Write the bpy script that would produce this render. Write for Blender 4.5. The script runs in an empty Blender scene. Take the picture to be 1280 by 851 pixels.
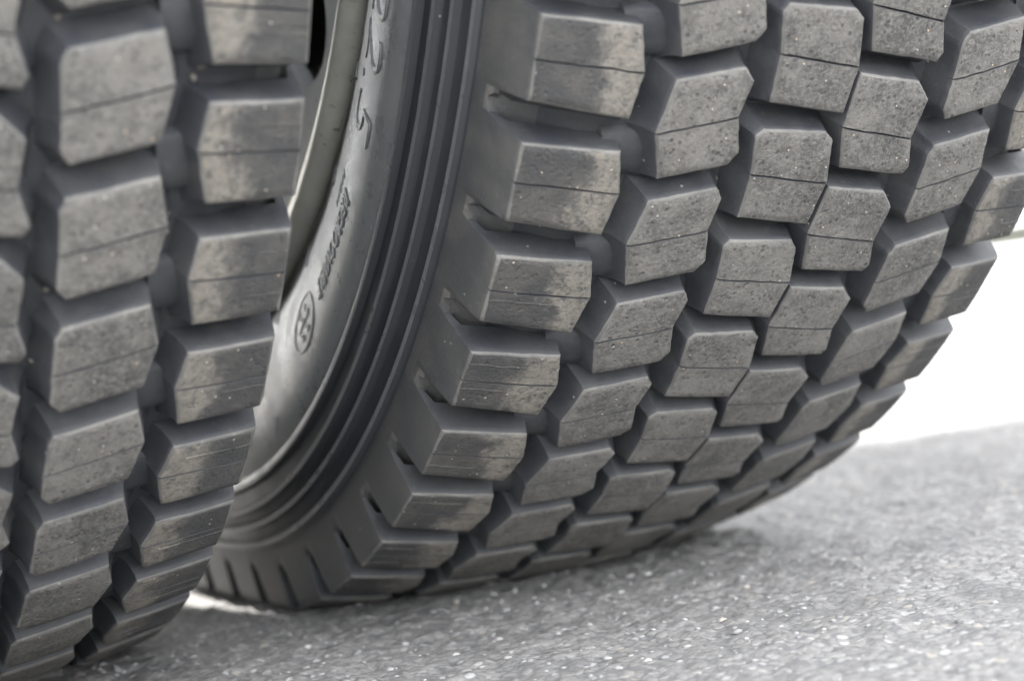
import bpy, bmesh, math, random
import numpy as np
from mathutils import Vector, Matrix, noise

random.seed(7)
rng = np.random.default_rng(7)

# ------------------------------------------------------------------ scene
SC = bpy.context.scene
COL = SC.collection
SC.render.resolution_x, SC.render.resolution_y = 1024, 680

AXLE = 0.506                       # loaded axle height
cam = bpy.data.cameras.new('camera')
co = bpy.data.objects.new('camera', cam)
COL.objects.link(co)
r_ = Vector((0.88017402, -0.45307301, -0.14148692))
u_ = Vector((0.13025927, -0.05607504, 0.98989298))
f_ = Vector((0.45642767, 0.88970807, -0.00966117))
f_.normalize(); r_ = (r_ - f_ * r_.dot(f_)).normalized(); u_ = r_.cross(f_)
CAM = Vector((-0.4351669, -0.96087867, -0.37038386 + AXLE))
co.matrix_world = Matrix(((r_.x, u_.x, -f_.x, CAM.x), (r_.y, u_.y, -f_.y, CAM.y),
                          (r_.z, u_.z, -f_.z, CAM.z), (0, 0, 0, 1)))
FPX = 2156.634
cam.sensor_fit = 'HORIZONTAL'; cam.sensor_width = 36.0
cam.lens = FPX / 1280 * 36
cam.clip_start = 0.01; cam.clip_end = 2000
cam.dof.use_dof = True
cam.dof.focus_distance = 0.70
cam.dof.aperture_fstop = 6.6
SC.camera = co

world = bpy.data.worlds.new('World'); SC.world = world; world.use_nodes = True
SUN_EL, SUN_AZ = 47.0, -6.9       # azimuth from +y towards +x
wn = world.node_tree.nodes; wl = world.node_tree.links
bg = wn['Background']
sky = wn.new('ShaderNodeTexSky'); sky.sky_type = 'NISHITA'; sky.sun_disc = False
sky.sun_elevation = math.radians(SUN_EL); sky.sun_rotation = math.radians(SUN_AZ)
sky.air_density = 1.0; sky.dust_density = 3.0; sky.ozone_density = 1.0
# thin bright cloud over most of the blue
wtc = wn.new('ShaderNodeTexCoord'); wns = wn.new('ShaderNodeTexNoise'); wns.inputs['Scale'].default_value = 2.2
wns.inputs['Detail'].default_value = 6; wmr = wn.new('ShaderNodeMapRange'); wmx = wn.new('ShaderNodeMix'); wmx.data_type = 'RGBA'
wl.new(wtc.outputs['Generated'], wns.inputs['Vector']); wl.new(wns.outputs['Fac'], wmr.inputs[0])
wmr.inputs[1].default_value = 0.30; wmr.inputs[2].default_value = 0.62; wmr.inputs[3].default_value = 0.55; wmr.inputs[4].default_value = 0.95
wl.new(wmr.outputs[0], wmx.inputs[0]); wl.new(sky.outputs[0], wmx.inputs[6]); wmx.inputs[7].default_value = (8.9, 8.85, 8.85, 1)
wl.new(wmx.outputs[2], bg.inputs[0]); bg.inputs[1].default_value = 0.15
sl = bpy.data.lights.new('sun', 'SUN'); so = bpy.data.objects.new('sun', sl); COL.objects.link(so)
sl.energy = 4.5; sl.angle = math.radians(0.9); sl.color = (1, 0.96, 0.9)
sd = Vector((math.sin(math.radians(SUN_AZ)) * math.cos(math.radians(SUN_EL)),
             math.cos(math.radians(SUN_AZ)) * math.cos(math.radians(SUN_EL)), math.sin(math.radians(SUN_EL))))
so.rotation_euler = sd.to_track_quat('Z', 'Y').to_euler()
so.location = (0, 3, 5)
SC.view_settings.view_transform = 'Standard'; SC.view_settings.look = 'None'
SC.view_settings.gamma = 1.0
SC.view_settings.exposure = 2.32

# ------------------------------------------------------------------ node helpers
class NT:
    def __init__(s, name):
        s.m = bpy.data.materials.new(name); s.m.use_nodes = True
        s.n = s.m.node_tree.nodes; s.l = s.m.node_tree.links
        s.b = s.n['Principled BSDF']; s.tc = s.n.new('ShaderNodeTexCoord')
        s.vec = s.tc.outputs['Object']
    def put(s, sock, v):
        if isinstance(v, bpy.types.NodeSocket): s.l.new(v, sock)
        else: sock.default_value = v
    def noise(s, scale, detail=4, rough=0.6, vec=None, dist=0):
        k = s.n.new('ShaderNodeTexNoise'); s.put(k.inputs['Vector'], vec or s.vec)
        k.inputs['Scale'].default_value = scale; k.inputs['Detail'].default_value = detail
        k.inputs['Roughness'].default_value = rough; k.inputs['Distortion'].default_value = dist
        return k.outputs['Fac']
    def vor(s, scale, out='Distance', vec=None, rnd=1.0, feature='F1'):
        k = s.n.new('ShaderNodeTexVoronoi'); s.put(k.inputs['Vector'], vec or s.vec)
        k.feature = feature
        k.inputs['Scale'].default_value = scale; k.inputs['Randomness'].default_value = rnd
        return k.outputs[out]
    def rng(s, v, a, b, c=0.0, d=1.0, smooth=True):
        k = s.n.new('ShaderNodeMapRange'); k.interpolation_type = 'SMOOTHSTEP' if smooth else 'LINEAR'
        s.put(k.inputs['Value'], v)
        for i, x in zip((1, 2, 3, 4), (a, b, c, d)): k.inputs[i].default_value = x
        return k.outputs['Result']
    def math(s, op, a, b=0.0, c=0.0):
        k = s.n.new('ShaderNodeMath'); k.operation = op
        s.put(k.inputs[0], a); s.put(k.inputs[1], b); s.put(k.inputs[2], c)
        return k.outputs[0]
    def mix(s, f, a, b, blend='MIX'):
        k = s.n.new('ShaderNodeMix'); k.data_type = 'RGBA'; k.blend_type = blend
        s.put(k.inputs[0], f); s.put(k.inputs[6], a if not isinstance(a, tuple) else (*a, 1)[:4])
        s.put(k.inputs[7], b if not isinstance(b, tuple) else (*b, 1)[:4])
        return k.outputs[2]
    def bump(s, h, strength, dist, normal=None):
        k = s.n.new('ShaderNodeBump'); s.put(k.inputs['Height'], h)
        k.inputs['Strength'].default_value = strength; k.inputs['Distance'].default_value = dist
        if normal: s.l.new(normal, k.inputs['Normal'])
        return k.outputs['Normal']
    def sep(s):
        k = s.n.new('ShaderNodeSeparateXYZ'); s.l.new(s.vec, k.inputs[0]); return k.outputs
    def done(s, col, rough=0.8, normal=None, spec=0.5, metal=0.0):
        s.put(s.b.inputs['Base Color'], (*col, 1) if isinstance(col, tuple) else col)
        s.put(s.b.inputs['Roughness'], rough); s.b.inputs['Specular IOR Level'].default_value = spec
        s.b.inputs['Metallic'].default_value = metal
        if normal: s.l.new(normal, s.b.inputs['Normal'])
        return s.m

def tread_material():
    n = NT('dusty_tread_rubber')
    x = n.sep()
    ax = n.math('ABSOLUTE', x[0])
    big = n.noise(22, 3); mid = n.noise(150, 6, 0.75); fine = n.noise(620, 4, 0.75)
    dust = n.math('MULTIPLY_ADD', mid, 0.7, n.math('MULTIPLY', big, 0.5))
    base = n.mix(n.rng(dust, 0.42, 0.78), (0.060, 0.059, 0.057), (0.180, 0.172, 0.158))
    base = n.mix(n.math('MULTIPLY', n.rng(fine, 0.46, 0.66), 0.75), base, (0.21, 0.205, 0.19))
    # dark pits left by wear
    pit = n.vor(400); pmask = n.rng(pit, 0.15, 0.5, 1.0, 0.0)
    psel = n.rng(n.noise(200, 3), 0.45, 0.62)
    base = n.mix(n.math('MULTIPLY', n.math('MULTIPLY', pmask, psel), 0.75), base, (0.040, 0.041, 0.043))
    # shoulder: clean dark outer half, tan dusty worn inner half
    edge = n.math('MULTIPLY_ADD', n.math('SUBTRACT', n.noise(38, 6, 0.75), 0.5), 0.055, ax)
    outer = n.rng(edge, 0.1060, 0.1185)
    tan = n.math('MULTIPLY', n.rng(ax, 0.088, 0.0945), n.math('SUBTRACT', 1.0, outer))
    tan = n.math('MULTIPLY', tan, n.rng(n.noise(300, 5, 0.75), 0.32, 0.62))
    base = n.mix(n.math('MULTIPLY', tan, 0.8), base, (0.24, 0.218, 0.185))
    dk = n.mix(n.rng(n.noise(60, 5, 0.7), 0.38, 0.68), (0.045, 0.046, 0.048), (0.080, 0.077, 0.073))
    base = n.mix(n.math('MULTIPLY', outer, 0.9), base, dk)
    # pale grit caught in the rubber
    gd = n.vor(330, rnd=1.0); gc = n.vor(330, 'Color')
    sp = n.n.new('ShaderNodeSeparateColor'); n.l.new(gc, sp.inputs[0])
    gm = n.math('MULTIPLY', n.rng(gd, 0.10, 0.22, 1.0, 0.0), n.math('GREATER_THAN', sp.outputs[0], 0.90))
    base = n.mix(gm, base, n.mix(sp.outputs[1], (0.5, 0.5, 0.48), (0.55, 0.42, 0.30)))
    h = n.math('ADD', n.math('MULTIPLY', pmask, n.math('MULTIPLY', psel, -0.45)), n.math('MULTIPLY', n.noise(600, 5, 0.7), 1.2))
    h = n.math('ADD', h, n.math('MULTIPLY', gm, 1.0))
    nm = n.bump(h, 0.8, 0.0011)
    return n.done(base, n.rng(mid, 0.3, 0.8, 0.62, 0.85), nm, 0.4)

def rubber_material(name, a, b, rough, spec=0.5, bs=0.5):
    n = NT(name)
    k = n.noise(45, 6, 0.65); f = n.noise(420, 4, 0.7)
    c = n.mix(n.rng(k, 0.35, 0.7), a, b)
    c = n.mix(n.math('MULTIPLY', n.rng(f, 0.56, 0.78), 0.35), c, tuple(v * 2.2 for v in b))
    gd = n.vor(230); gc = n.vor(230, 'Color')
    sp = n.n.new('ShaderNodeSeparateColor'); n.l.new(gc, sp.inputs[0])
    gm = n.math('MULTIPLY', n.rng(gd, 0.08, 0.16, 1.0, 0.0), n.math('GREATER_THAN', sp.outputs[0], 0.975))
    c = n.mix(n.math('MULTIPLY', gm, 0.7), c, (0.35, 0.34, 0.31))
    nm = n.bump(n.math('ADD', n.noise(700, 4, 0.7), n.math('MULTIPLY', n.noise(120, 3), 0.6)), bs, 0.0005)
    return n.done(c, n.rng(k, 0.3, 0.75, rough - 0.08, rough + 0.08), nm, spec)

M_TOP = tread_material()
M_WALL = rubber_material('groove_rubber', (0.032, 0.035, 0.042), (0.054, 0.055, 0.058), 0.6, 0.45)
M_EDGE = rubber_material('worn_edge_rubber', (0.095, 0.094, 0.090), (0.17, 0.165, 0.155), 0.6, 0.45)
M_SIDE = rubber_material('sidewall_rubber', (0.036, 0.039, 0.045), (0.040, 0.043, 0.049), 0.36, 0.6, 0.15)
M_PANEL = rubber_material('dusty_sheen_panel', (0.225, 0.235, 0.245), (0.260, 0.270, 0.278), 0.33, 0.6, 0.25)  # dusty grey, lightened further in colour in place of sun sheen
M_RIB = rubber_material('polished_rib_rubber', (0.13, 0.135, 0.145), (0.17, 0.175, 0.185), 0.34, 0.6, 0.2)
M_SHOULDER = rubber_material('shoulder_rubber', (0.060, 0.062, 0.065), (0.090, 0.089, 0.086), 0.5, 0.5)

def paint_material(name, a, b, rough):
    n = NT(name)
    k = n.noise(14, 6, 0.7); g = n.noise(160, 4, 0.7)
    c = n.mix(n.rng(k, 0.4, 0.65), a, b)
    c = n.mix(n.rng(g, 0.60, 0.72), c, (0.12, 0.10, 0.07))
    return n.done(c, rough, n.bump(g, 0.3, 0.0006), 0.5)
M_RIM = paint_material('pale_rim_paint', (0.64, 0.64, 0.57), (0.50, 0.50, 0.44), 0.42)
M_DISC = paint_material('grey_wheel_paint', (0.42, 0.44, 0.46), (0.33, 0.34, 0.35), 0.5)
M_DARK = rubber_material('dark_axle_steel', (0.020, 0.020, 0.022), (0.03, 0.03, 0.03), 0.6)

M_STONE = rubber_material('trapped_stone', (0.16, 0.15, 0.13), (0.26, 0.24, 0.21), 0.8)

# ------------------------------------------------------------------ object helpers
def mesh_obj(name, verts, faces, mats, fm=None, parent=None, smooth=None, loc=None):
    me = bpy.data.meshes.new(name)
    me.from_pydata([tuple(v) for v in verts], [], faces)
    for m in mats: me.materials.append(m)
    if fm is not None: me.polygons.foreach_set('material_index', fm)
    me.update()
    if smooth is not None:
        me.polygons.foreach_set('use_smooth', [True] * len(me.polygons))
        me.set_sharp_from_angle(angle=math.radians(smooth))
    o = bpy.data.objects.new(name, me); COL.objects.link(o)
    if parent: o.parent = parent
    if loc: o.location = loc
    return o

def tag(o, label=None, cat=None, group=None, kind=None):
    for k, v in (('label', label), ('category', cat), ('group', group), ('kind', kind)):
        if v: o[k] = v
    return o

# ------------------------------------------------------------------ tyre geometry
R = 0.525; CROWN = 0.71; NP = 65; DT = 2 * math.pi / NP
DEPTH = 0.0130; BED0, BED1 = -0.62, 0.15 + 1.22 / math.tan(math.radians(SUN_EL)) * math.cos(math.radians(SUN_AZ))
S = R * DT
def outer(u): return R - CROWN * u * u

def deform(u, th, r, bulge=True):
    """flatten the tread where the loaded tyre stands on the road"""
    d = (th - math.pi / 2 + math.pi) % (2 * math.pi) - math.pi
    if abs(d) < 0.6:
        ru = outer(min(abs(u), 0.137))
        rg = AXLE / math.cos(d)
        e = ru - rg
        w = 0.0012
        e = w * math.log1p(math.exp(min(e / w, 40)))
        if e > 1e-5:
            t = min(max((r - 0.462) / 0.036, 0), 1); t = t * t * (3 - 2 * t)
            r = r - e * t
            b = math.exp(-((r - 0.455) / 0.03) ** 2)
            u = u + (1 if u > 0 else -1) * 0.04 * e * b
    return u, th, r

def P(u, th, r):
    u, th, r = deform(u, th, r)
    return (u, -r * math.cos(th), -r * math.sin(th))

# block outlines: (u in m, phase in pitches), one pitch per repeat; phase grows downwards
ROWS = {
 'A': dict(p=[(-.1370, -.855), (-.1378, -.520), (-.1370, -.180), (-.0972, -.032), (-.0940, -.415), (-.0980, -.780)], s=(1, 4)),
 'B': dict(p=[(-.0808, -1.345), (-.0850, -.915), (-.0800, -.526), (-.0508, -.632), (-.0470, -.735), (-.0510, -1.035), (-.0482, -1.330), (-.0525, -1.440)], s=(1, 5)),
 'C': dict(p=[(-.0385, -.925), (-.0410, -.862), (-.0386, -.535), (-.0384, -.142), (-.0022, -.006), (.0002, -.395), (-.0036, -.775), (-.0080, -.868)], s=(2, 5)),
 'D': dict(p=[(.0018, -1.345), (-.0003, -.890), (.0042, -.514), (.0400, -.374), (.0425, -.446), (.0386, -.712), (.0412, -1.052), (.0330, -1.235)], s=(1, 5)),
 'E': dict(p=[(.0540, -.605), (.0520, -.515), (.0520, -.200), (.0518, .075), (.0550, .160), (.0850, .085), (.0890, -.300), (.0850, -.680)], s=(2, 6)),
 'F': dict(p=[(.1010, -1.150), (.0975, -.810), (.1015, -.410), (.1358, -.330), (.1365, -.690), (.1358, -1.080)], s=(1, 4)),
}
TH0 = 0.62738

def offset_poly(pts, dist):
    """pts ccw or cw closed; move every edge outward by its own distance"""
    n = len(pts); area = sum(pts[i][0] * pts[(i + 1) % n][1] - pts[(i + 1) % n][0] * pts[i][1] for i in range(n))
    sg = 1 if area > 0 else -1
    L = []
    for i in range(n):
        a, b = np.array(pts[i]), np.array(pts[(i + 1) % n]); d = (b - a) / np.linalg.norm(b - a)
        nrm = np.array([d[1], -d[0]]) * sg
        L.append((a + nrm * dist[i], d, nrm))
    out = []
    for i in range(n):
        a0, d0, n0 = L[i - 1]; a1, d1, n1 = L[i]
        cr = d0[0] * d1[1] - d0[1] * d1[0]
        if abs(cr) < 0.12: out.append((a1 + a0 - 0) / 2 * 0 + np.array(pts[i]) + (n0 * dist[i - 1] + n1 * dist[i]) / 2)
        else:
            t = ((a1[0] - a0[0]) * d1[1] - (a1[1] - a0[1]) * d1[0]) / cr
            out.append(a0 + d0 * t)
    return out

SUBD = 7
def half_block(V, F, FM, poly, row, sipe_edges, outer_edges, seed, th_base):
    """poly in metres (u, s). Adds one closed wedge of rubber with worn edge and drafted walls."""
    n = len(poly)
    SUB = SUBD
    side = -1 if row == 'A' else 1
    def loop(dist, rad, side_rad=None, jit=0.0):
        pp = offset_poly(poly, dist); out = []
        for i in range(n):
            a, b = pp[i], pp[(i + 1) % n]
            for k in range(SUB):
                t = k / SUB; q = a * (1 - t) + b * t
                u, s = q
                if jit:
                    nv = noise.noise_vector(Vector((u * 420, s * 420, math.floor(seed) * 3.1)))
                    u += nv.x * jit; s += nv.y * jit
                rr = rad(u)
                if side_rad is not None:
                    # is this boundary point on (or at an end of) the outer side edge?
                    wgt = 1.0 if i in outer_edges else (1 - t if (i - 1) % n in outer_edges and k == 0 else 0.0)
                    if wgt:
                        su, sr = side_rad
                        u = side * su; rr = sr
                th = th_base + s / R
                nz = noise.noise(Vector((u * 120, s * 120, seed)))
                out.append((u, th, rr + nz * 0.00018 * (1 if rad(0) > R - 0.002 else 0)))
        return out
    e0 = [(-0.00045 if i in sipe_edges else -0.0010) for i in range(n)]
    z = [(-0.00016 if i in sipe_edges else 0.0) for i in range(n)]
    zz = [(0.0 if i in sipe_edges else 0.0004) for i in range(n)]
    shal = row in 'AF'
    def adj(i, wide, thin, norm):
        if i in sipe_edges: return 0.0
        if not shal or i in outer_edges or not outer_edges: return norm
        nxt, prv = (i + 1) % n in outer_edges, (i - 1) % n in outer_edges
        return (wide if (prv if row == 'A' else nxt) and not (nxt if row == 'A' else prv) else thin) if (nxt or prv) else norm
    d1 = [adj(i, 0.0034, 0.0006, 0.0022) for i in range(n)]
    d2 = [adj(i, 0.0062, 0.0016, 0.0062) for i in range(n)]
    so_ = outer_edges
    SU = 0.1372 if row == 'A' else 0.1364
    rings = [
        loop(e0, lambda u: outer(u), None, 0.00042),
        loop(z, lambda u: outer(u) - 0.0009, (SU, outer(.137) - 0.0009) if so_ else None, 0.00036),
        loop(zz, lambda u: outer(u) - 0.0034, (SU + .0005, outer(.137) - 0.0034) if so_ else None, 0.0002),
        loop(d1, lambda u: outer(u) - DEPTH + 0.004, (0.13955, 0.4945) if so_ else None, 0.0002),
        loop(d2, lambda u: outer(u) - DEPTH - 0.0015, (0.1410, 0.4815) if so_ else None),
    ]
    base = len(V)
    for rg in rings:
        for q in rg: V.append(P(*q))
    m = n * SUB
    # winding
    area = sum(poly[i][0] * poly[(i + 1) % n][1] - poly[(i + 1) % n][0] * poly[i][1] for i in range(n))
    fl = area > 0
    def add(f, mi): F.append(f if not fl else f[::-1]); FM.append(mi)
    for L in range(4):
        for i in range(m):
            j = (i + 1) % m
            a = base + L * m
            is_side = (i // SUB) in so_
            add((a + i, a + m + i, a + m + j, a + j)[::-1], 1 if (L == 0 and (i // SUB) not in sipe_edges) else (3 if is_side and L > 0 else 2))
    # top cap: shrinking loops
    c = np.mean([q[:2] for q in rings[0]], axis=0)
    prev = base
    for sc in (0.66, 0.33):
        nb = len(V)
        for (u, th, r) in rings[0]:
            uu = c[0] + (u - c[0]) * sc; tt = c[1] + (th - c[1]) * sc
            nz = noise.noise(Vector((uu * 120, tt * 63, seed)))
            V.append(P(uu, tt, outer(uu) + nz * 0.00018))
        for i in range(m):
            j = (i + 1) % m
            add((nb + i, prev + i, prev + j, nb + j)[::-1], 0)
        prev = nb
    cv = len(V); V.append(P(c[0], c[1], outer(c[0])))
    for i in range(m): add((cv, prev + i, prev + (i + 1) % m)[::-1], 0)

def block_geo(row, k, V, F, FM, phase):
    d = ROWS[row]; pts = [(u, ph * S) for u, ph in d['p']]; n = len(pts)
    rs = random.Random(hash((row, k)) & 0xffff if False else ord(row) * 131 + k * 17)
    pts = [(u + rs.uniform(-.0004, .0004), s + rs.uniform(-.0004, .0004)) for u, s in pts]
    i, j = d['s']
    a = pts[i:j + 1]; b = pts[j:] + pts[:i + 1]
    th = TH0 + phase + k * DT
    def edges(idx):  # edge numbers of the whole polygon -> outer flags
        if row == 'A': return [e in (0, 1) for e in idx]
        if row == 'F': return [e in (3, 4) for e in idx]
        return [False for e in idx]
    ia = list(range(i, j)) + ['s']; ib = list(range(j, n)) + list(range(0, i)) + ['s']
    for poly, idx, sd in ((a, ia, 0.3), (b, ib, 0.6)):
        fl = edges(idx)
        half_block(V, F, FM, poly, row, {len(idx) - 1}, {q for q, f in enumerate(fl) if f}, k * 3 + ord(row) * 7 + sd, th)
    if row in 'AF' and SUBD > 4:
        # fine raised wear lines beside the sipe on the outer half of shoulder blocks
        a_, b_ = (pts[i], pts[j]) if row == 'A' else (pts[j], pts[i])
        for off in (-0.20, 0.17, 0.09):
            if rs.random() < (0.5 if row == 'F' else 0.3):
                t1 = rs.uniform(0.35, 0.8); nn = 10; base = len(V)
                for q in range(nn + 1):
                    t = 0.03 + (t1 - 0.03) * q / nn
                    u = a_[0] + (b_[0] - a_[0]) * t; ss = a_[1] + (b_[1] - a_[1]) * t + off * S + noise.noise(Vector((u * 150, off * 9, k))) * 0.0007
                    w = 0.00042 * (1 - 0.6 * q / nn)
                    for ds, dr in ((-w, -0.0001), (0, 0.00022), (w, -0.0001)): V.append(P(u, th + (ss + ds) / R, outer(u) + dr + 0.0001))
                for q in range(nn):
                    for e in (0, 1): F.append((base + q * 3 + e, base + q * 3 + e + 1, base + q * 3 + e + 4, base + q * 3 + e + 3)); FM.append(0)

def tie_geo(V, F, u0, u1, p0, p1, h, th, slope=0.0):
    """low rubber bridge in a groove"""
    us = np.linspace(u0, u1, 4); ss = np.linspace(p0 * S, p1 * S, 5)
    base = len(V)
    for lvl, ex in ((h, 0.0), (0.55 * h, 0.0012), (-0.001, 0.003)):
        for ia_, u in enumerate(us):
            for ib_, s in enumerate(ss):
                s2 = s + (-ex if ib_ == 0 else ex if ib_ == 4 else 0) - slope * (u - u0)
                V.append(P(u, th + s2 / R, outer(u) - DEPTH + lvl - (0.0012 if ib_ in (0, 4) and lvl == h else 0)))
    idx = lambda l, a, b: base + l * 20 + a * 5 + b
    for a in range(3):
        for b in range(4): F.append((idx(0, a, b), idx(0, a, b + 1), idx(0, a + 1, b + 1), idx(0, a + 1, b)))
    for l in range(2):
        for b in range(4):
            F.append((idx(l, 0, b + 1), idx(l, 0, b), idx(l + 1, 0, b), idx(l + 1, 0, b + 1)))
            F.append((idx(l, 3, b), idx(l, 3, b + 1), idx(l + 1, 3, b + 1), idx(l + 1, 3, b)))
        for a in range(3):
            F.append((idx(l, a, 0), idx(l, a + 1, 0), idx(l + 1, a + 1, 0), idx(l + 1, a, 0)))
            F.append((idx(l, a + 1, 4), idx(l, a, 4), idx(l + 1, a, 4), idx(l + 1, a + 1, 4)))

HALF = [(0.0, R - DEPTH), (0.03, outer(.03) - DEPTH), (0.06, outer(.06) - DEPTH), (0.09, outer(.09) - DEPTH), (0.11, outer(.11) - DEPTH),
        (0.124, .4972), (0.132, .4928), (0.1358, .4896), (0.1374, .4868), (.1399, .4862), (.1404, .4853), (.1411, .4815), (.1411, .4775), (.1416, .4762), (.1436, .4750), (.1438, .4725), (.1420, .4710),
        (.1432, .4668), (.1440, .4655), (.1472, .4645), (.1474, .4622), (.1452, .4608), (.1462, .4580), (.1470, .4566), (.1504, .4556), (.1506, .4532),
        (.1482, .4518), (.1488, .4470), (.1490, .4446), (.1520, .4434), (.1522, .4408), (.1508, .4385), (.1526, .4320), (.1522, .4220), (.1506, .4110), (.1480, .4000), (.1446, .3890), (.1408, .3785), (.1372, .3700), (.1340, .3645), (.1290, .3610)]
def casing_r(u):
    return np.interp(abs(u), [h[0] for h in HALF[:10]], [h[1] for h in HALF[:10]])
def side_u(r):
    hs = [h for h in HALF if h[1] < 0.439][::-1]
    return float(np.interp(r, [h[1] for h in hs], [h[0] for h in hs]))

def lathe(name, prof, mats, parent, nseg=260, fm=None, smooth=35, deformed=False, jig=None):
    V = []; F = []; FM = []
    m = len(prof)
    for i in range(nseg):
        th = i * 2 * math.pi / nseg
        for (u, r) in prof:
            if jig: r = r + jig(u, r, th)
            if deformed: V.append(P(u, th, r))
            else: V.append((u, -r * math.cos(th), -r * math.sin(th)))
    for i in range(nseg):
        j = (i + 1) % nseg
        for k in range(m - 1):
            F.append((i * m + k, i * m + k + 1, j * m + k + 1, j * m + k))
            FM.append(fm[k] if fm else 0)
    return mesh_obj(name, V, F, mats, FM, parent, smooth)

def tube_profile(cu, cr, rad, a0, a1, n=10):
    return [(cu + rad * math.cos(math.radians(a0 + (a1 - a0) * i / n)), cr + rad * math.sin(math.radians(a0 + (a1 - a0) * i / n))) for i in range(n + 1)]

def build_tyre(name, x, phase, label):
    root = bpy.data.objects.new(name, None); COL.objects.link(root)
    root.location = (x, 0, AXLE); root.empty_display_size = 0.1
    tag(root, label, 'tyre', 'pair of truck tyres side by side')
    prof = [(-u, r) for u, r in HALF[::-1]][:-1] + HALF
    nh = len(HALF)
    fm = []
    for k in range(len(prof) - 1):
        rr = (prof[k][1] + prof[k + 1][1]) / 2
        fm.append(5 if any(abs(rr - q) < .0004 for q in (.47375, .46335, .4544, .4421)) else 4 if abs(rr - .48575) < .0003 or abs(prof[k][1] - prof[k + 1][1]) > .002 and any(abs(rr - q) < .0004 for q in (.47375, .46335, .4544, .4421)) else 0 if rr > 0.497 else 1 if rr > 0.4775 else 2 if rr > 0.4395 else 3)
    def tip(u, r, th):
        # the shoulder grooves end in a rounded tip
        if not (0.1365 < abs(u) < 0.1402 and r > 0.4855): return 0.0
        ph = ((th - TH0 - phase) / DT - (0.028 if u < 0 else -0.25) + 0.5) % 1.0 - 0.5
        d = abs(ph) * S / (0.0043 if u < 0 else 0.0026)
        return 0.0042 * min(d, 1.0) ** 2.4
    lathe('casing', prof, [M_WALL, M_SHOULDER, M_SIDE, M_PANEL, M_EDGE, M_RIB], root, 65 * 14, fm, 38, True, tip)
    front = range(-5, 10)
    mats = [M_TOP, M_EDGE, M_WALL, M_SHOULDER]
    for row in 'ABCDEF':
        for k in front:
            V, F, FM = [], [], []
            block_geo(row, k, V, F, FM, phase)
            mesh_obj('tread_block', V, F, mats, FM, root, 50)
    global SUBD
    SUBD = 3
    V, F, FM = [], [], []
    for row in 'ABCDEF':
        for k in range(10, 60): block_geo(row, k, V, F, FM, phase)
    SUBD = 7
    o = mesh_obj('rear_tread', V, F, mats, FM, root, 50); tag(o, kind='stuff')
    for k in range(-5, 10):
        th = TH0 + phase + k * DT
        for (u0, u1, p0, p1) in ((-.101, -.080, -.82, -.50), (.0860, .1045, -.84 + 1, -.47 + 1)):
            V, F = [], []
            tie_geo(V, F, u0, u1, p0, p1, 0.0048, th)
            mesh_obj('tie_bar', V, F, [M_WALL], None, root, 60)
    # small stones caught on the groove floors
    bm = bmesh.new(); bmesh.ops.create_icosphere(bm, subdivisions=1, radius=1)
    bv = [v.co.copy() for v in bm.verts]; bf = [tuple(v.index for v in f.verts) for f in bm.faces]; bm.free()
    V, F = [], []; rr = random.Random(int(-x * 100) + 5)
    for _ in range(420):
        u = rr.uniform(-0.118, 0.118); th = rr.uniform(0.15, 1.35); sz = rr.uniform(0.0005, 0.0017)
        c = Vector(P(u, th, outer(u) - DEPTH + sz * 0.4)); b = len(V)
        V += [c + v * sz * rr.uniform(.7, 1.2) for v in bv]; F += [tuple(b + i for i in f) for f in bf]
    o = mesh_obj('trapped_grit', V, F, [M_STONE], None, root); tag(o, kind='stuff')
    return root

D_TYRE = 0.3595
tr = build_tyre('truck_tyre', 0.0, 0.0, 'truck tyre in the middle and right, whose grooved sidewall with raised lettering faces the gap')
tl = build_tyre('truck_tyre', -D_TYRE, 0.15220 - 1.83 * DT, 'nearer truck tyre cut off by the left frame edge, showing only its tread blocks')

CASING = [c for c in tr.children if c.name.startswith('casing')][0]
# ------------------------------------------------------------------ sidewall writing on the right tyre
def sidewall_text(text, size, r_mid, th_c, name, stretch=1.0, weight=0.0, depth=0.0009, outline=0.0):
    cu = bpy.data.curves.new(name, 'FONT'); cu.body = text; cu.size = 1.0
    cu.align_x = 'CENTER'; cu.align_y = 'CENTER'; cu.offset = weight; cu.resolution_u = 4
    o = bpy.data.objects.new(name, cu); COL.objects.link(o)
    bpy.context.view_layer.update()
    me = bpy.data.meshes.new_from_object(o)
    bpy.data.objects.remove(o); bpy.data.curves.remove(cu)
    bm = bmesh.new(); bm.from_mesh(me)
    bmesh.ops.remove_doubles(bm, verts=bm.verts, dist=1e-5)
    if outline:
        fs = list(bm.faces)
        bmesh.ops.dissolve_faces(bm, faces=fs)
        res = bmesh.ops.inset_region(bm, faces=list(bm.faces), thickness=outline, use_even_offset=True)
        ring = set(res['faces'])
        bmesh.ops.delete(bm, geom=[f for f in bm.faces if f not in ring], context='FACES')
    bmesh.ops.triangulate(bm, faces=list(bm.faces))
    bmesh.ops.subdivide_edges(bm, edges=[e for e in bm.edges if e.calc_length() > 0.25], cuts=2)
    bmesh.ops.triangulate(bm, faces=list(bm.faces))
    top = list(bm.faces)
    for v in bm.verts: v.co.z = 1.0
    ex = bmesh.ops.extrude_face_region(bm, geom=top)
    for g in ex['geom']:
        if isinstance(g, bmesh.types.BMVert): g.co.z = 0.0
    for v in bm.verts:
        rr = r_mid + v.co.y * size
        th = th_c + v.co.x * size * stretch / r_mid
        uu = -(side_u(rr) + (depth if v.co.z > 0.5 else -0.0006))
        v.co = P(uu, th, rr)
    bmesh.ops.recalc_face_normals(bm, faces=list(bm.faces))
    bm.to_mesh(me); bm.free(); me.name = name
    me.materials.append(M_PANEL)
    o = bpy.data.objects.new(name, me); COL.objects.link(o); o.parent = CASING
    return o
sidewall_text('22.5', 0.039, 0.4045, 0.684, 'size_lettering', 1.15, -0.02, 0.0005)
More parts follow.
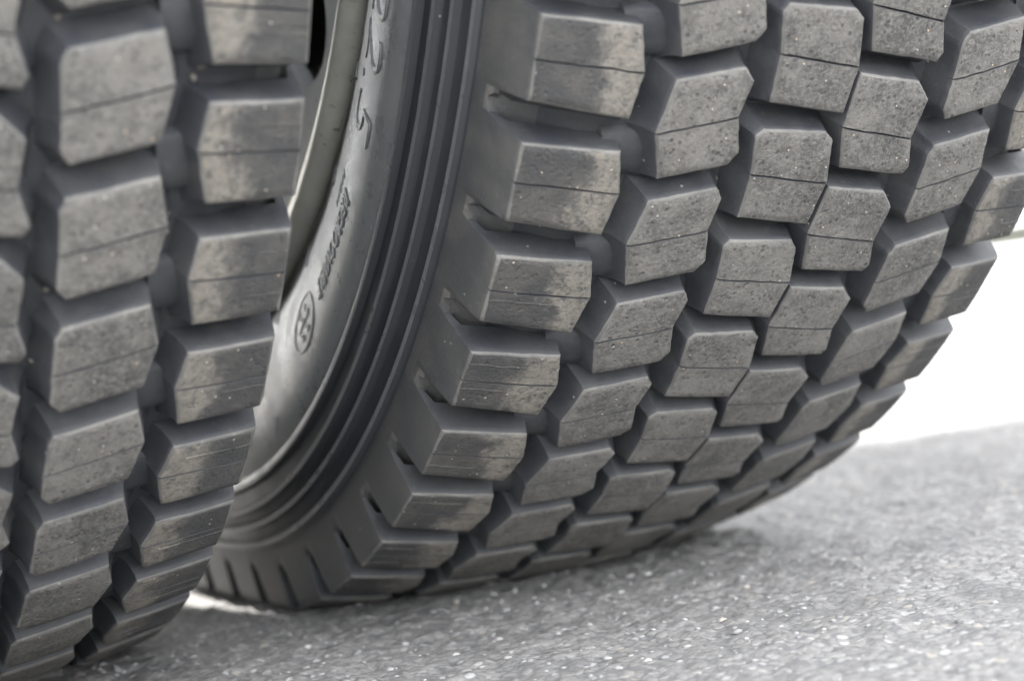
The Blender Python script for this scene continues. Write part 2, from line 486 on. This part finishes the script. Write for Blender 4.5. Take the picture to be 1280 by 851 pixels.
sidewall_text('REGROOVABLE', 0.0140, 0.4065, 0.925, 'small_lettering', 0.66, 0.0, 0.0006)
sidewall_text('RADIAL', 0.0070, 0.3945, 0.868, 'small_lettering', 0.85, 0.0, 0.0004)

def raised_strip(pts, w, name, depth=0.0008):
    """pts: list of (r, th) on the sidewall; a ridge w wide"""
    V, F = [], []
    for i, (r, th) in enumerate(pts):
        a = pts[max(i - 1, 0)]; b = pts[min(i + 1, len(pts) - 1)]
        d = np.array([b[0] - a[0], (b[1] - a[1]) * r]); d /= np.linalg.norm(d) + 1e-12
        nrm = np.array([d[1], -d[0]])
        for o_, dp in ((-1, -0.0005), (-0.4, depth), (0.4, depth), (1, -0.0005)):
            rr = r + nrm[0] * o_ * w / 2; tt = th + nrm[1] * o_ * w / 2 / r
            V.append(P(-(side_u(rr) + dp), tt, rr))
    for i in range(len(pts) - 1):
        for k in range(3): F.append((i * 4 + k, i * 4 + k + 1, i * 4 + 5 + k, i * 4 + 4 + k))
    return V, F
def strips_obj(name, lst, w, depth=0.0008):
    V, F = [], []
    for pts in lst:
        v, f = raised_strip(pts, w, name, depth); b = len(V)
        V += v; F += [tuple(q + b for q in t) for t in f]
    return mesh_obj(name, V, F, [M_PANEL], None, CASING, 40)
EC_R, EC_T = 0.4055, 1.072
def epos(a, b): return (EC_R + b, EC_T + a / EC_R)
ring = [epos(0.0175 * math.cos(t), 0.0125 * math.sin(t)) for t in np.linspace(0, 2 * math.pi, 41)]
sq = []
for ox in (-.0045, .0045):
    sq.append([epos(ox + 0.0040 * math.sin(t * 1.9) + 0.2 * b, b) for t, b in zip(np.linspace(-math.pi, math.pi, 20), np.linspace(-.0075, .0075, 20))])
strips_obj('oval_emblem', [ring] + sq, 0.0018, 0.0005)
# short moulded ticks round the bead
for i in range(-3, 8):
    th = 0.745 + i * 0.155
    strips_obj('moulded_tick', [[(0.3665, th), (0.372, th + .001), (0.378, th + .002)]], 0.0022, 0.0009)
# thin moulding flash rising on the lower sidewall
for i, (rr, th) in enumerate(((.424, 1.23), (.4, 1.27), (.418, 1.34), (.405, 1.42))):
    strips_obj('moulded_tick', [[(rr, th), (rr + .004, th + .003), (rr + .007, th + .009)]], 0.0016, 0.0006)

# ------------------------------------------------------------------ wheels
def disc_with_holes(parent, u, r0, r1, rc, ra, ta, n=10, thick=0.010, th_off=0.0):
    V, F = [], []
    q = 12
    for h in range(n):
        tc = th_off + h * 2 * math.pi / n; ht = math.pi / n
        per = []
        for i in range(q): per.append((r1, tc - ht + 2 * ht * i / q))
        for i in range(q): per.append((r1 + (r0 - r1) * i / q, tc + ht))
        for i in range(q): per.append((r0, tc + ht - 2 * ht * i / q))
        for i in range(q): per.append((r0 + (r1 - r0) * i / q, tc - ht))
        m = len(per)
        for du in (0, thick):
            for (r, t) in per: V.append((u + du, -r * math.cos(t), -r * math.sin(t)))
            for (r, t) in per:
                a = math.atan2((r - rc) / ra, (t - tc) / ta)
                rr = rc + ra * math.sin(a); tt = tc + ta * math.cos(a)
                V.append((u + du, -rr * math.cos(tt), -rr * math.sin(tt)))
        b = len(V) - 4 * m
        for i in range(m):
            j = (i + 1) % m
            F.append((b + i, b + j, b + m + j, b + m + i))
            F.append((b + 2 * m + i, b + 3 * m + i, b + 3 * m + j, b + 2 * m + j))
            F.append((b + m + i, b + m + j, b + 3 * m + j, b + 3 * m + i))
    return mesh_obj('wheel_disc', V, F, [M_DISC], None, parent, 30)

def wheel(x, side):
    w = x
    for sg in (-1, 1):
        pr = [(sg * u, r) for u, r in [(.1255, .3560)] + tube_profile(.1345, .3510, .0068, 150, -60, 14) + [(.136, .338), (.120, .333), (.09, .329), (0.05, .312), (0, .300)]]
        if sg > 0: pr = pr[::-1]
        lathe('rim_flange', pr, [M_RIM], w, 200, None, 40)
    ud = side * 0.118
    disc_with_holes(w, ud, 0.13, 0.331, 0.262, 0.036, 0.125, 10, 0.010, 0.895)
    lathe('brake_drum', [(-side * .121, .331), (-side * .119, .331), (-side * .119, .20), (ud * .75, .20), (ud * .75, .01)], [M_DARK], w, 64, None, 40)
    lathe('hub', [(ud - .001 * side, .131), (ud - side * .012, .125), (ud - side * .012, .04), (ud - side * .012, .001)], [M_DARK], w, 64, None, 40)
    return w
wheel(tr, -1)
wheel(tl, 1)

# ------------------------------------------------------------------ added unseen shade caster: its far edge throws the shade line on the road
def box(V, F, x0, x1, y0, y1, z0, z1):
    b = len(V)
    V += [(x, y, z) for x in (x0, x1) for y in (y0, y1) for z in (z0, z1)]
    F += [tuple(b + i for i in f) for f in ((0, 1, 3, 2), (4, 6, 7, 5), (0, 4, 5, 1), (2, 3, 7, 6), (0, 2, 6, 4), (1, 5, 7, 3))]
CZ = 3.4
CK = CZ / math.tan(math.radians(SUN_EL)); CX = CK * math.sin(math.radians(SUN_AZ)); CY = CK * math.cos(math.radians(SUN_AZ))
shade_root = bpy.data.objects.new('shade_caster', None); COL.objects.link(shade_root)
tag(shade_root, 'dark flat panel added above the tyres to cast shade, out of the top of the frame', 'shade_caster')
X0, X1, Y0, Y1 = -0.12 + CX, 2.6, -1.0, 0.15 + CY
V, F = [], []; box(V, F, X0, X1, Y0, Y1, CZ, CZ + .06); mesh_obj('shade_panel', V, F, [M_DARK], None, shade_root)
for q in range(5):
    yy = Y0 + .1 + q * (Y1 - Y0 - .3) / 4
    V, F = [], []; box(V, F, X0 + .02, X1 - .02, yy, yy + .06, CZ - .12, CZ - .003); mesh_obj('shade_cross_beam', V, F, [M_DARK], None, shade_root)
for yy in (Y0 + .12, 0.2):
    V, F = [], []; box(V, F, X1 - .14, X1 - .06, yy, yy + .08, -0.01, CZ - .123); mesh_obj('post', V, F, [M_DARK], None, shade_root)  # supports added along with the unseen shade panel

# ------------------------------------------------------------------ ground
def axis_lines(a, b, step, far):
    v = list(np.arange(a, b, step)); s = step; x = v[-1]
    up = []
    while x < far: s *= 1.25; x += s; up.append(x)
    s = step; x = v[0]; dn = []
    while x > -far: s *= 1.25; x -= s; dn.append(x)
    return np.array(dn[::-1] + v + up)
gx = axis_lines(-0.75, 0.75, 0.0028, 400); gy = axis_lines(-0.85, 0.75, 0.0028, 400)
X, Y = np.meshgrid(gx, gy, indexing='ij')
def vnoise(X, Y, sc, seed):
    g = np.random.default_rng(seed).random((256, 256))
    x = X * sc; y = Y * sc; xi = np.floor(x).astype(int); yi = np.floor(y).astype(int)
    fx = x - xi; fy = y - yi; fx = fx * fx * (3 - 2 * fx); fy = fy * fy * (3 - 2 * fy)
    a = g[xi % 256, yi % 256]; b = g[(xi + 1) % 256, yi % 256]; c = g[xi % 256, (yi + 1) % 256]; d = g[(xi + 1) % 256, (yi + 1) % 256]
    return (a * (1 - fx) + b * fx) * (1 - fy) + (c * (1 - fx) + d * fx) * fy - 0.5
near = np.exp(-np.maximum(np.hypot(X, Y) - 1.0, 0) * 3)
Z = (vnoise(X, Y, 7, 1) * 0.004 + vnoise(X, Y, 31, 2) * 0.0022 + vnoise(X, Y, 110, 3) * 0.0022 + vnoise(X, Y, 260, 4) * 0.0020) * near - 0.0012
nx, ny = X.shape
Vg = np.stack([X, Y, Z], -1).reshape(-1, 3)
ii, jj = np.meshgrid(np.arange(nx - 1), np.arange(ny - 1), indexing='ij')
a = (ii * ny + jj).ravel()
Fg = np.stack([a, a + ny, a + ny + 1, a + 1], -1)
me = bpy.data.meshes.new('asphalt_ground')
me.vertices.add(len(Vg)); me.vertices.foreach_set('co', Vg.ravel())
me.loops.add(Fg.size); me.loops.foreach_set('vertex_index', Fg.ravel())
me.polygons.add(len(Fg)); me.polygons.foreach_set('loop_start', np.arange(len(Fg)) * 4)
me.polygons.foreach_set('use_smooth', np.ones(len(Fg), bool))
me.update(calc_edges=True); me.validate()
def asphalt():
    n = NT('asphalt')
    g1 = n.vor(270, 'Color'); d1 = n.vor(270, 'Distance')
    sp = n.n.new('ShaderNodeSeparateColor'); n.l.new(g1, sp.inputs[0])
    c = n.mix(sp.outputs[0], (0.192, 0.190, 0.188), (0.270, 0.266, 0.260))
    c = n.mix(n.math('GREATER_THAN', sp.outputs[1], 0.93), c, (0.36, 0.358, 0.35))
    c = n.mix(n.math('GREATER_THAN', sp.outputs[2], 0.985), c, (0.34, 0.315, 0.28))
    c = n.mix(n.rng(d1, 0.45, 0.75), c, (0.145, 0.146, 0.15))
    c = n.mix(n.math('MULTIPLY', n.rng(n.noise(9, 5, 0.65), 0.45, 0.65), 0.6), c, (0.135, 0.136, 0.136))
    c = n.mix(n.math('MULTIPLY', n.rng(n.noise(700, 3), 0.4, 0.7), 0.3), c, (0.26, 0.26, 0.25))
    nm = n.bump(n.math('ADD', n.math('MULTIPLY', d1, -1.0), n.math('MULTIPLY', n.noise(900, 3), 0.6)), 0.5, 0.0012)
    return n.done(c, 0.9, nm, 0.25)
M_ASPH = asphalt(); me.materials.append(M_ASPH)
g = bpy.data.objects.new('asphalt_ground', me); COL.objects.link(g); g['kind'] = 'structure'

# loose grit and exposed aggregate, one sheet of tiny stones
def grit():
    N = 16000
    n = NT('grit_stone')
    ge = n.n.new('ShaderNodeNewGeometry')
    r = ge.outputs['Random Per Island']
    c = n.mix(n.rng(r, 0.0, 0.8, smooth=False), (0.22, 0.222, 0.225), (0.31, 0.31, 0.308))
    c = n.mix(n.math('GREATER_THAN', r, 0.90), c, (0.38, 0.378, 0.37))
    c = n.mix(n.math('GREATER_THAN', r, 0.988), c, (0.38, 0.355, 0.32))
    m = n.done(c, 0.9, n.bump(n.noise(900, 3), 0.4, 0.0005), 0.2)
    bm = bmesh.new(); bmesh.ops.create_icosphere(bm, subdivisions=1, radius=1)
    bv = np.array([v.co[:] for v in bm.verts]); bf = np.array([[v.index for v in f.verts] for f in bm.faces]); bm.free()
    # denser in the strip in view
    x = rng.uniform(-0.75, 0.95, N); y = rng.uniform(-0.85, 0.85, N)
    s = 0.0007 + rng.gamma(2.0, 0.00030, N); s = np.minimum(s, 0.0026)
    ang = rng.uniform(0, 6.28, N)
    V = np.repeat(bv[None], N, 0) * (1 + rng.uniform(-.28, .28, (N, len(bv), 1)))
    V = V * np.stack([s * rng.uniform(.8, 1.4, N), s * rng.uniform(.7, 1.1, N), s * rng.uniform(.4, .7, N)], -1)[:, None]
    ca, sa = np.cos(ang)[:, None], np.sin(ang)[:, None]
    vx = V[..., 0] * ca - V[..., 1] * sa; vy = V[..., 0] * sa + V[..., 1] * ca
    z0 = (vnoise(x, y, 7, 1) * 0.004 + vnoise(x, y, 31, 2) * 0.0022 + vnoise(x, y, 110, 3) * 0.0022 + vnoise(x, y, 260, 4) * 0.0020) - 0.0012
    W = np.stack([vx + x[:, None], vy + y[:, None], V[..., 2] + (z0 - s * 0.10)[:, None]], -1).reshape(-1, 3)
    F = (bf[None] + (np.arange(N) * len(bv))[:, None, None]).reshape(-1, 3)
    me = bpy.data.meshes.new('grit')
    me.vertices.add(len(W)); me.vertices.foreach_set('co', W.ravel())
    me.loops.add(F.size); me.loops.foreach_set('vertex_index', F.ravel())
    me.polygons.add(len(F)); me.polygons.foreach_set('loop_start', np.arange(len(F)) * 3)
    me.update(calc_edges=True); me.materials.append(m)
    o = bpy.data.objects.new('grit', me); COL.objects.link(o)
    tag(o, 'pale grit and small stones scattered over the asphalt', 'grit', None, 'stuff')
grit()

# ------------------------------------------------------------------ pale low rail far behind the right tyre
def px(x, y, d):
    v = f_ + r_ * ((x - 640) / FPX) - u_ * ((y - 425.5) / FPX); return CAM + v * d
c0 = px(1262, 300, 3.3); side = Vector((r_.x, r_.y, 0)).normalized(); deep = Vector((-side.y, side.x, 0))
rail = bpy.data.objects.new('low_rail', None); COL.objects.link(rail); rail.location = (c0.x, c0.y, 0)
tag(rail, 'pale greenish low rail standing in the bright background behind the right tyre', 'rail')
rail.rotation_euler = (0, 0, math.atan2(side.y, side.x))
def rbox(name, x0, x1, y0, y1, z0, z1):
    bm = bmesh.new(); bmesh.ops.create_cube(bm, size=1)
    for v in bm.verts: v.co = Vector(((v.co.x + .5) * (x1 - x0) + x0, (v.co.y + .5) * (y1 - y0) + y0, (v.co.z + .5) * (z1 - z0) + z0))
    bmesh.ops.bevel(bm, geom=list(bm.edges), offset=0.004, segments=2, affect='EDGES')
    me = bpy.data.meshes.new(name); bm.to_mesh(me); bm.free(); me.materials.append(M_RAIL)
    o = bpy.data.objects.new(name, me); COL.objects.link(o); o.parent = rail
M_RAIL = paint_material('pale_rail_paint', (0.11, 0.116, 0.092), (0.09, 0.094, 0.076), 0.6)
rbox('beam', -0.35, 1.2, -0.04, 0.04, c0.z - 0.012, c0.z + 0.028)
for xx in (-0.25, 0.35, 1.05): rbox('post', xx, xx + .05, -0.03, 0.03, -0.002, c0.z - 0.013)
